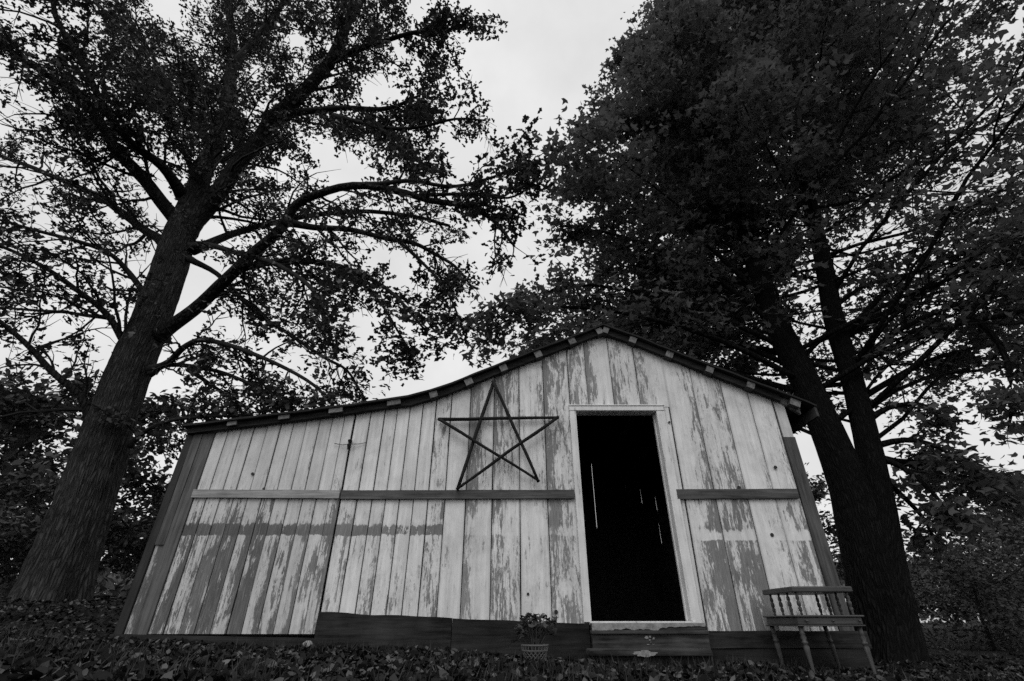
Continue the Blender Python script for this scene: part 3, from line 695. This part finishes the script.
# limb: picture track with distances, width at root and tip in pixels
OAK = [
 ([(178,244,8),(190,224,7.95),(212,200,7.9),(246,152,7.7),(281,112,7.5),(316,79,7.2),(336,50,7.0),(350,18,6.9),(372,-20,6.8),(400,-60,6.8)], 27, 5, 9, 2.1),
 ([(337,58,7.0),(375,45,6.7),(419,31,6.4),(462,30,6.2)], 7, 2.2, 7, 1.3),
 ([(286,114,7.5),(341,108,7.1),(390,108,6.8),(418,96,6.7)], 8, 2, 7, 1.2),
 ([(334,116,7.1),(378,128,6.8),(406,147,6.6),(424,166,6.5)], 5, 1.6, 5, .9),
 ([(184,232,8),(194,196,8.05),(212,150,8.3),(226,112,8.6),(232,70,9.0),(231,30,9.4),(226,-25,9.8),(230,-70,10)], 30, 6, 9, 2.0),
 ([(231,70,9.0),(262,30,8.8),(285,0,8.7),(300,-40,8.7)], 9, 4, 6, 1.7),
 ([(178,222,8),(166,206,7.8),(141,176,7.4),(116,148,7.0),(88,109,6.6),(63,85,6.2),(21,58,5.8),(-30,25,5.4)], 20, 4, 9, 1.9),
 ([(211,145,8.3),(190,116,8.6),(173,95,8.9),(155,60,9.2),(134,26,9.5),(110,-20,9.8)], 10, 3.5, 8, 1.9),
 ([(183,196,7.9),(162,166,7.2),(130,141,6.6),(102,102,6.0),(70,42,5.4),(50,-5,5.0),(40,-50,4.9)], 13, 4, 8, 1.7),
 ([(166,245,8),(151,232,8.1),(120,211,8.3),(85,190,8.5),(35,169,8.8),(-10,152,9.1),(-60,140,9.4)], 13, 3.5, 8, 1.9),
 ([(152,305,8),(143,292,7.9),(126,270,7.7),(107,253,7.4),(69,239,7.1),(23,226,6.8),(-25,214,6.5)], 9, 3, 8, 1.5),
 ([(136,352,8),(126,342,7.8),(111,318,7.6),(80,291,7.3),(50,270,7.0),(0,247,6.6),(-50,228,6.3)], 10, 3, 8, 1.5),
 ([(112,318,7.7),(88,315,7.9),(57,312,8.2),(0,308,8.6),(-40,306,8.9)], 6, 2.2, 6, 1.3),
 ([(100,432,8),(88,415,7.8),(82,400,7.7),(57,375,7.5),(31,348,7.3),(0,322,7.1),(-40,296,6.9)], 12, 4, 7, 1.4),
 ([(160,335,8),(179,321,7.9),(210,295,7.7),(244,264,7.4),(275,233,7.1),(294,207,6.9),(320,194,6.7),(366,185,6.4),(420,194,6.2),(462,206,6.1),(491,221,6.0),(516,246,5.9)], 18, 2.2, 15, 1.25),
 ([(366,185,6.4),(412,180,6.1),(456,186,5.9),(496,176,5.8),(520,166,5.7)], 5, 1.5, 9, .95),
 ([(284,222,7.0),(313,228,7.2),(351,230,7.3),(389,239,7.4),(420,245,7.4),(450,262,7.4),(468,282,7.4)], 8, 2, 9, 1.1),
 ([(240,268,7.5),(294,261,7.2),(332,264,7.0),(370,279,6.8),(400,300,6.6),(425,330,6.5)], 8, 2, 9, 1.0),
 ([(186,246,8),(210,246,7.7),(248,256,7.2),(286,270,6.8),(313,291,6.5),(324,321,6.4),(326,345,6.4)], 8, 2, 8, 1.0),
 ([(192,250,8),(240,232,8.6),(275,222,9.2),(340,212,9.8),(400,214,10.4),(450,226,10.8)], 10, 3, 9, 1.6),
 ([(150,370,8),(168,362,7.8),(183,348,7.6),(202,340,7.5),(236,348,7.2),(275,363,7.0),(313,386,6.8),(330,402,6.7)], 9, 2, 9, .95),
 ([(150,374,8),(168,365,7.9),(217,371,7.7),(263,390,7.4),(298,404,7.2)], 7, 2, 7, .85),
 ([(188,369,7.8),(217,388,7.9),(248,408,8.0)], 5, 2, 5, .8),
 ([(188,258,8),(217,274,8.2),(240,298,8.3),(263,317,8.3),(294,337,8.3),(324,358,8.3),(347,371,8.3),(364,396,8.2)], 7, 1.8, 10, .95),
 ([(378,128,6.8),(420,127,6.6),(455,119,6.5),(484,120,6.4)], 4, 1.5, 6, .9),
 ([(420,194,6.2),(470,194,6.0),(508,198,5.9),(532,186,5.8)], 3.5, 1.3, 6, .8),
 ([(400,242,7.4),(432,272,7.2),(452,300,7.1),(462,330,7.1)], 3.5, 1.2, 6, .7),
 ([(345,268,6.9),(378,300,6.8),(400,335,6.8),(412,352,6.8)], 3.5, 1.2, 6, .7),
 ([(130,446,8),(140,436,7.9),(155,426,7.7),(180,419,7.5),(214,416,7.4),(250,414,7.3)], 7, 2.2, 5, .7),
]
for pts, w0, w1, ns, ln in OAK:
    P = px_path(pts); cpth = catmull(P, 4); m = len(cpth)
    r0 = girth(w0, *pts[0]); r1 = girth(w1, *pts[-1])
    wob = [p + Vector((mnoise.noise((p.x, p.z, 1)), mnoise.noise((p.x, p.z, 5)), mnoise.noise((p.z, p.x, 9)))) * min(.09, r0 * .6) * (0 if i == 0 else 1) for i, p in enumerate(cpth)]
    rad = [r0 * (1 + (.55 if w0 < 20 else .15) * math.exp(-i / 1.5)) * (1 - (i / (m - 1))) ** .8 + r1 * (i / (m - 1)) for i in range(m)]   # swollen branch collar
    mb = MB(); mb.tube(wob, rad, 12 if w0 > 9 else 8); mb.build('limb', M['oakbark'] if w0 > 9 else M['twig'], oak, True)
    length = sum((wob[i + 1] - wob[i]).length for i in range(m - 1)); low = pts[-1][1] > 115
    T.grow(wob, rad, int(length * (3.0 if low else 3.8)) + 2, ln * (1.0 if low else .95), 2, t0=.14, leaf=23 if low else 43, lrad=.115 if low else .14, flat=.85, plane=.15, grav=-.06 if low else -.03, dens=.38 if low else .55, clump=(.5, .9, 1.15), wig=.3)
noak = T.finish(oak, M['oakleaf'], .122, 'oak', M['twig'])

# ---- the twin-stemmed maple behind the shed's right corner
MY = 7.0
maple = thing('maple_tree', 'tall dense maple with two stems rising behind the right end of the shed', 'tree', at(886, 640, MY))
def stem(pts, ws, n, flare, seed):
    P = px_path(pts); r_ = [girth(a * 1.08, *p) for a, p in zip(ws, pts)]; c = catmull(P, 6); rd = lerps(r_, len(c))
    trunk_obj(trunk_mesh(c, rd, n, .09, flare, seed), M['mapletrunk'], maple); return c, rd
s1, r1 = stem([(892,668,MY),(884,625,MY),(868,560,MY),(852,500,MY),(836,453,MY),(806,383,MY),(778,327,MY),(760,278,MY),(748,235,MY),(735,180,MY),(722,120,MY),(712,60,MY),(705,0,MY)], [58,55,50,42,36,29,25,21,18,14,10,6,3], 48, .3, 4.)
s2, r2 = stem([(894,668,MY-.05),(890,625,MY-.05),(884,560,MY-.05),(878,500,MY-.03),(868,445,MY),(853,383,MY),(834,320,MY),(822,257,MY),(809,200,MY),(802,160,MY),(798,110,MY),(794,50,MY),(790,-10,MY)], [54,50,40,32,27,23.5,21,18,15,12,9,6,4], 48, .3, 8.)
T2 = Tree(23)
def crown_r(z):
    return float(np.interp(z, [1.8, 3.5, 5, 8.2, 11, 13.5, 16, 18, 19.5], [3.0, 4.8, 5.0, 4.1, 3.3, 2.4, 1.3, .7, .3]))
axis = (s1[0] + s2[0]) / 2
nb = 175
for k in range(nb):
    zf = (k + .5) / nb; z = 2.6 + 15.8 * zf ** 1.12
    sp_, sr = (s1, r1) if k % 2 else (s2, r2)
    i = min(range(len(sp_)), key=lambda j: abs(sp_[j].z - z)); p = sp_[i]
    if z > sp_[-1].z: p = Vector((sp_[-1].x, sp_[-1].y, z))
    az = k * 2.39996 + T2.r.uniform(-.5, .5)
    front = math.sin(az) < -.35
    ln = crown_r(z) * T2.r.uniform(.72, 1.04)
    if math.cos(az) > .1: ln *= 1.6
    if 5.6 < z < 6.9 and math.cos(az) < -.3: ln *= .62
    if math.cos(az + 2.17) > .7 and z < 6.8: continue   # few boughs on the near side, the stems show
    if z < 4.2 and math.cos(az) < -.1 and math.sin(az) < .2: continue          # cleared above the shed roof
    up = .55 - .25 * zf
    d = Vector((math.cos(az), math.sin(az) * (.9 if math.sin(az) > 0 else .5), up))
    r0 = min(sr[i] * .34, .010 + ln * .0045)
    q = p + Vector((0, 0, -ln * .18 if z > 4.6 else 0))
    j = min(range(len(sp_)), key=lambda jj: abs(sp_[jj].z - q.z)); q = sp_[j]
    pts = [q]; n = 7; dd = d.normalized()
    for e in range(n):
        dd = (dd + T2.unit() * .19 + Vector((0, 0, -.085 if e > 1 else 0))).normalized(); pts.append(pts[-1] + dd * (ln / n))
    mb = MB(); rd = lerps([r0, r0 * .25], n + 1); mb.tube(pts, rd, 6); mb.build('limb', M['maplebark'], maple, True)
    sparse = math.cos(az) > .05 and z < 7.5
    T2.grow(pts, rd, 8 if sparse else 12, ln * (.22 if sparse else .3), 2, t0=.16, leaf=12 if sparse else 19, lrad=.165, flat=.55, plane=.75, grav=-.02, dens=.66 if sparse else .86)
BOUGHS = [   # boughs: picture track with distances, shoot length, density
 ([(735,180,7),(690,138,6.9),(640,112,6.8),(604,104,6.8)], 1.2, .95), ([(722,120,7),(680,76,6.9),(646,56,6.8),(628,52,6.8)], 1.1, .95), ([(742,210,7),(690,176,6.6),(630,158,6.4),(585,150,6.3)], 1.1, .95), ([(712,60,7),(690,25,7),(672,4,7)], 1.0, .95),
 ([(806,383,7),(720,340,6.7),(620,312,6.4),(540,308,6.2),(496,326,6.1)], .85, .95), ([(790,350,7),(690,305,7.2),(590,285,7.4),(530,296,7.4)], .9, .95),
 ([(778,327,7),(700,268,6.9),(620,236,6.8),(562,226,6.7)], .9, .95), ([(812,395,7),(730,372,7.4),(640,345,7.8),(555,350,8.0),(520,372,8)], .9, .95),
 ([(800,370,7),(700,330,7.8),(600,322,8.4),(520,345,8.6)], .9, .9), ([(770,305,7),(690,230,6.6),(620,190,6.4),(570,186,6.3)], .9, .95),
 ([(862,425,7),(888,408,6.8),(920,404,6.6),(944,416,6.5)], .5, .9), ([(960,304,6.2),(1000,345,5.9),(1012,395,5.8),(1008,432,5.8)], .5, .9),
 ([(868,455,7),(900,466,6.8),(930,490,6.6),(952,516,6.5)], .6, .95), ([(870,470,7),(896,490,7.2),(925,520,7.4),(935,548,7.4)], .55, .95),
 ([(850,370,7),(900,330,6.6),(960,304,6.2),(1030,292,5.9)], .8, .75), ([(840,340,7),(900,280,6.4),(970,252,6),(1040,240,5.7)], .9, .8),
 ([(868,448,7),(905,440,6.7),(940,448,6.4),(972,474,6.2)], .55, .85), ([(868,462,7),(910,462,7.2),(960,476,7.4),(1000,502,7.5)], .6, .9),
 ([(868,455,7),(930,470,7.6),(985,492,8),(1040,500,8.4)], .8, .9), ([(858,400,7),(930,360,7.4),(1000,345,7.8),(1060,350,8)], .8, .7)]
for pts, ln, dn in BOUGHS:
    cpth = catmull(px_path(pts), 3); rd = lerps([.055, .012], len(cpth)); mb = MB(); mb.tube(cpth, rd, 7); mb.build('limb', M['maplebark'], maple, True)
    length = sum((cpth[i + 1] - cpth[i]).length for i in range(len(cpth) - 1))
    T2.grow(cpth, rd, int(length * 3.0), ln, 2, t0=.26, leaf=16, lrad=.15, flat=.6, plane=.6, grav=-.03, dens=dn)
mb = MB(); pt_ = catmull(px_path([(858,376,7),(880,367,6.8),(905,364,6.6),(930,368,6.5),(962,378,6.4)]), 3); mb.tube(pt_, lerps([.02, .004], len(pt_)), 6); mb.build('limb', M['maplebark'], maple, True)   # a bare dead branch
T2.branch(at(925, 367, 6.52), (.3, 0, .8), .35, .006, 3, .2); T2.branch(at(926, 367, 6.52), (.4, 0, -.5), .3, .005, 3, .2); T2.branch(at(940, 371, 6.47), (.8, 0, -.4), .4, .005, 3, .2)
nmap = T2.finish(maple, M['mapleleaf'], .116, 'maple', M['twig'])
print('LEAVES', noak, nmap)

# ---- trees and shrubs further back
def back_tree(name, label, x, y, h, rx, n, leaf, seed, low=.15, cat='tree', group=None, kind='oval', m='farleaf', limbs=9):
    z0 = float(gz(x, y)) - .05
    root = thing(name, label, cat, (x, y, z0), group)
    T = Tree(seed); top = Vector((x + T.r.uniform(-.3, .3), y, z0 + h * .93)); base = Vector((x, y, z0))
    pth = catmull([base, base.lerp(top, .35) + Vector((T.r.uniform(-.2, .2), 0, 0)), base.lerp(top, .7) + Vector((T.r.uniform(-.25, .25), 0, 0)), top], 4)
    mb = MB(); mb.tube(pth, lerps([h * .022, h * .004], len(pth)), 8); mb.build('trunk', M['twig'], root, True)
    per = max(3, n // (limbs * 24))
    for k in range(limbs):
        f = low + (1 - low) * (k + .5) / limbs; p = base.lerp(top, f * .95); az = k * 2.4 + T.r.uniform(-.4, .4)
        if low < .06: f *= f
        ln = rx * (.55 + .6 * math.sin(math.pi * min(1, f * .85 + .12))) * T.r.uniform(.75, 1.15)
        pts = T.branch(p, (math.cos(az), math.sin(az), T.r.uniform(.1, .6)), ln, h * .008, 5, .18, -.02, 4)
        for j in range(24):
            t = T.r.uniform(.15, 1.05); i = min(int(t * 5), 4); c = pts[i].lerp(pts[i + 1], t * 5 - i) + T.unit() * rx * .24 * T.r.uniform(.2, 1)
            T.cluster(c, (0, 0, -1), per, rx * .10, .7)
    T.finish(root, M[m], leaf, kind, M['twig']); return root
gl, gr_ = 'trees beyond the oak', 'trees beyond the right end of the shed'
back_tree('background_tree', 'dark leafy tree at the far left edge behind the oak trunk', -15.5, 14, 7.0, 3.6, 6500, .24, 31, .12, group=gl)
back_tree('background_tree', 'broad dim tree seen just left of the oak trunk', -11.6, 13, 5.6, 3.0, 5200, .22, 32, .1, group=gl)
back_tree('background_tree', 'pale thin tree showing between oak trunk and shed corner', -9.2, 15.5, 5.4, 2.4, 3800, .22, 33, .15, group=gl)
back_tree('shrub', 'low dark shrub at the foot of the oak trunk toward the left edge', -10.6, 10.4, 2.4, 1.7, 5200, .12, 34, .05, 'shrub', 'shrubs around the oak', m='shrubleaf')
back_tree('shrub', 'tall dark shrub between the oak trunk and the shed corner', -6.9, 9.9, 2.6, 1.4, 5500, .13, 35, .05, 'shrub', 'shrubs around the oak', m='shrubleaf')
back_tree('shrub', 'dark rounded shrub at the left picture edge below the background tree', -13.4, 12, 3.0, 2.0, 5000, .13, 36, .05, 'shrub', 'shrubs around the oak', m='shrubleaf')
back_tree('background_tree', 'grey hazy tree rising between shed corner and maple trunk', 11.4, 20, 6.2, 2.6, 7000, .2, 41, .08, group=gr_)
back_tree('background_tree', 'rounded bushy tree just right of the maple trunk', 15.0, 17, 3.4, 2.8, 5500, .17, 42, .05, group=gr_)
back_tree('background_tree', 'tallest of the distant trees at the right edge', 25.5, 25, 5.6, 3.4, 6000, .24, 43, .08, group=gr_)
back_tree('background_tree', 'low spreading tree below the bright sky gap on the right', 20.5, 21, 3.8, 3.2, 6000, .2, 44, .05, group=gr_)
back_tree('shrub', 'brushy shrub low on the right beyond the maple trunk', 11.6, 13.5, 2.3, 1.9, 5000, .12, 45, .05, 'shrub', 'shrubs on the right', m='shrubleaf')
back_tree('shrub', 'brushy shrub at the lower right picture edge', 15.2, 14.5, 2.6, 2.1, 5000, .12, 46, .05, 'shrub', 'shrubs on the right', m='shrubleaf')

rw = np.random.default_rng(77); nW = 15000
aw = rw.uniform(-1.35, 1.35, nW); dw = rw.uniform(42, 60, nW); hw = 3.6 + 1.6 * np.array([mnoise.noise((a_ * 6, 0, 0)) + .5 * mnoise.noise((a_ * 19, 3, 0)) for a_ in aw])
pw_ = np.stack([np.sin(aw) * dw, np.cos(aw) * dw, .05 + hw * np.sqrt(rw.uniform(0, 1, nW))], -1); nW_ = rw.normal(size=(nW, 3)); nW_[:, 2] += .6
o = obj('woodland', leaf_mesh('woodland', pw_, nW_, rw.uniform(.5, 1.1, nW), 'oval', rw), M['farleaf']); stuff(o); tag(o, 'low dark line of far-off woods along the horizon', 'woods')

# ------------------------------------------------------------------ potted geranium in a lattice basket
PY = 4.62; pc = at(535, 661, PY); gz0 = float(gz(pc.x, PY)); zt = at(535, 645, PY).z; pot_h = zt - gz0
RT, RB = span(13.5, 646, PY), span(9.5, 660, PY)
pot = thing('potted_plant', 'geranium in a pale lattice basket pot on the leaves against the skirting', 'potted plant', (pc.x, PY, gz0))
mb = MB()
for fr_, sgn in ((0, 1), (1, -1)):
    for k in range(18):
        pts = []
        for j in range(7):
            t = j / 6 * .72; a = 2 * math.pi * k / 18 + sgn * t * 1.5; r = RB + (RT - RB) * t; pts.append((pc.x + math.cos(a) * r, PY + math.sin(a) * r, gz0 + .004 + pot_h * t))
        mb.tube(pts, [.003] * 7, 4)
for k in range(24):
    a = 2 * math.pi * k / 24; pts = []
    for j in range(4):
        t = .72 + .26 * j / 3; r = RB + (RT - RB) * t; pts.append((pc.x + math.cos(a) * r, PY + math.sin(a) * r, gz0 + pot_h * t))
    mb.tube(pts, [.0035] * 4, 4)
mb.build('lattice', M['basket'], pot)
for t, r in ((0.02, .005), (.72, .004), (1.0, .006)):
    mb = MB(); rr_ = RB + (RT - RB) * t; mb.tube([(pc.x + math.cos(2*math.pi*k/32) * rr_, PY + math.sin(2*math.pi*k/32) * rr_, gz0 + pot_h * t) for k in range(33)], [r] * 33, 6, False); mb.build('hoop', M['basket'], pot)
mb = MB(); mb.tube([(pc.x, PY, gz0 + .005), (pc.x, PY, gz0 + pot_h * .7)], [RB - .008, RT - .022], 20); mb.build('liner', M['soil'], pot)
PT = Tree(61); spread = span(20, 630, PY)
heads = []
for k in range(26):
    a = PT.r.uniform(0, 6.28); rr_ = spread * math.sqrt(PT.r.uniform(0, 1)); hh = at(535, PT.r.uniform(618, 642), PY).z
    tip = Vector((pc.x + math.cos(a) * rr_ * 1.05, PY + math.sin(a) * rr_ * .55, hh))
    b0 = Vector((pc.x + math.cos(a) * .03, PY + math.sin(a) * .03, gz0 + pot_h * .65))
    PT.tw.tube([b0, b0.lerp(tip, .5) + Vector((0, 0, .02)), tip], [.004, .0035, .0025], 4, False)
    PT.cluster(tip, (math.cos(a), math.sin(a), 0), 7, .03, .6)
PT.tw.build('stems', M['geranium'], pot)
P = np.concatenate(PT.pos); obj('leaves', leaf_mesh('leaves', P, np.concatenate(PT.nrm), .05 * PT.r.uniform(.7, 1.2, len(P)), 'maple', PT.r), M['geranium'], pot)
for px, py in ((529, 615), (535, 617.5), (544, 616)):
    c = at(px, py, PY); mb = MB(); mb.tube([(pc.x, PY, gz0 + pot_h * .7), ((pc.x + c.x) / 2 + .01, PY, (gz0 + c.z) / 2), tuple(c)], [.003] * 3, 4, False); st_ = mb.build('flower_stalk', M['geranium'], pot)
    pp = PT.r.normal(size=(60, 3)); pp = pp / np.linalg.norm(pp, axis=1, keepdims=True) * np.array([[.03, .03, .018]]) * PT.r.uniform(.6, 1, (60, 1)) + np.array(c)
    obj('blossom', leaf_mesh('blossom', pp, pp - np.array(c), .018 * np.ones(60), 'oval', PT.r), M['blossom'], pot)

# ------------------------------------------------------------------ small things
c = at(307.5, 645, WALL - .12); mb = MB(); n = 14; prof = []
vs = []; fs = []
for i in range(9):
    th = math.pi * i / 8
    for k in range(n):
        a = 2 * math.pi * k / n; d = Vector((math.sin(th) * math.cos(a), math.sin(th) * math.sin(a), math.cos(th))); rr_ = 1 + .14 * mnoise.noise(d * 1.8)
        vs.append(Vector((c.x, c.y, float(gz(c.x, c.y)) + .035)) + Vector((d.x * .05, d.y * .045, d.z * .046)) * rr_)
for i in range(8):
    for k in range(n): fs.append((i*n+k, (i+1)*n+k, (i+1)*n+(k+1)%n, i*n+(k+1)%n))
mb.add(vs, fs); o = mb.build('stone', M['stone'], None, True); tag(o, 'small round pale stone lying at the foot of the planks', 'stone')
a, b = at(196, 345, 7.8), at(372, 404, WALL + .4); mb = MB()
mb.tube([a.lerp(b, t) - Vector((0, 0, .10 * 4 * t * (1 - t))) for t in np.linspace(0, 1, 14)], [.004] * 14, 5)
tag(mb.build('wire', M['wire']), 'thin wire strung from the oak trunk down to the shed roof', 'wire')

# ------------------------------------------------------------------ fallen leaves and grass
def in_shed(x, y): return (x > XC - .05) & (x < XRW + .05) & (y > WALL - .05) & (y < YR)
rl = np.random.default_rng(5)
def scatter(n, x0, x1, y0, y1):
    x = rl.uniform(x0, x1, n); y = rl.uniform(y0, y1, n)
    keep = ~in_shed(x, y) & ~((x > SX0 - .02) & (x < SX1 + .05) & (y > WALL - .37) & (y < WALL))
    return x[keep], y[keep]
xs, ys = [], []
for n, a in ((19000, (-4.6, 4.6, 1.6, 5.0)), (9000, (-9, -3.3, 3.5, 9.5)), (6000, (3.2, 10, 3.5, 10)), (3500, (-16, 16, 9.5, 20)), (900, (-3.4, 3.4, 4.62, 4.95))):
    x, y = scatter(n, *a); xs.append(x); ys.append(y)
x = np.concatenate(xs); y = np.concatenate(ys)
sz = rl.uniform(.028, .072, len(x)) * np.where(y > 10, 1.5, 1.0)
z = gz(x, y) + rl.uniform(.004, .035, len(x))
nn = rl.normal(size=(len(x), 3)) * .6; nn[:, 2] = 1
pos = np.stack([x, y, z], -1)
dist = np.hypot(x, y); vis = (np.abs(x) < y * 1.02 + .2) & (y > 2.2); order = np.argsort(np.where(vis, dist / sz, 1e6)); near, rest = order[:300], order[300:]
variants = [leaf_mesh('leaf', np.zeros((1, 3)), np.array([[0, 0, 1.0]]), np.array([1.0]), 'curl', rl) for _ in range(6)]
for v_ in variants: v_.materials.append(M['litter'])
for i in near:
    o = obj('leaf', variants[int(i) % 6], None, ground); o.location = pos[i]; o.scale = (sz[i],) * 3
    q = Vector(nn[i]).normalized().to_track_quat('Z', 'Y'); o.rotation_mode = 'QUATERNION'
    from mathutils import Quaternion
    o.rotation_quaternion = q @ Quaternion((0, 0, 1), rl.uniform(0, 6.28))
o = obj('leaf_litter', leaf_mesh('leaf_litter', pos[rest], nn[rest], sz[rest], 'curl', rl), M['litter']); stuff(o); tag(o, 'carpet of curled dead leaves covering the ground', 'leaves')
gx, gy = [], []
for n, a in ((11000, (-5, 5, 2.2, 4.95)), (5000, (3.2, 12, 3.5, 14)), (4000, (-10, -3.4, 3.5, 10))):
    x, y = scatter(n, *a); gx.append(x); gy.append(y)
x = np.concatenate(gx); y = np.concatenate(gy); kp = np.sin(x * 1.9 + 1) * np.sin(y * 2.3) + rl.uniform(-.6, .6, len(x)) > .1; x, y = x[kp], y[kp]
N_ = len(x); dirs = rl.normal(size=(N_, 3)) * .45; dirs[:, 2] = 1; nr = rl.normal(size=(N_, 3)); nr[:, 2] *= .2
o = obj('grass', leaf_mesh('grass', np.stack([x, y, gz(x, y)], -1), nr, rl.uniform(.05, .13, N_), 'blade', rl, dirs), M['grass']); stuff(o); tag(o, 'short dark grass blades between the fallen leaves', 'grass')
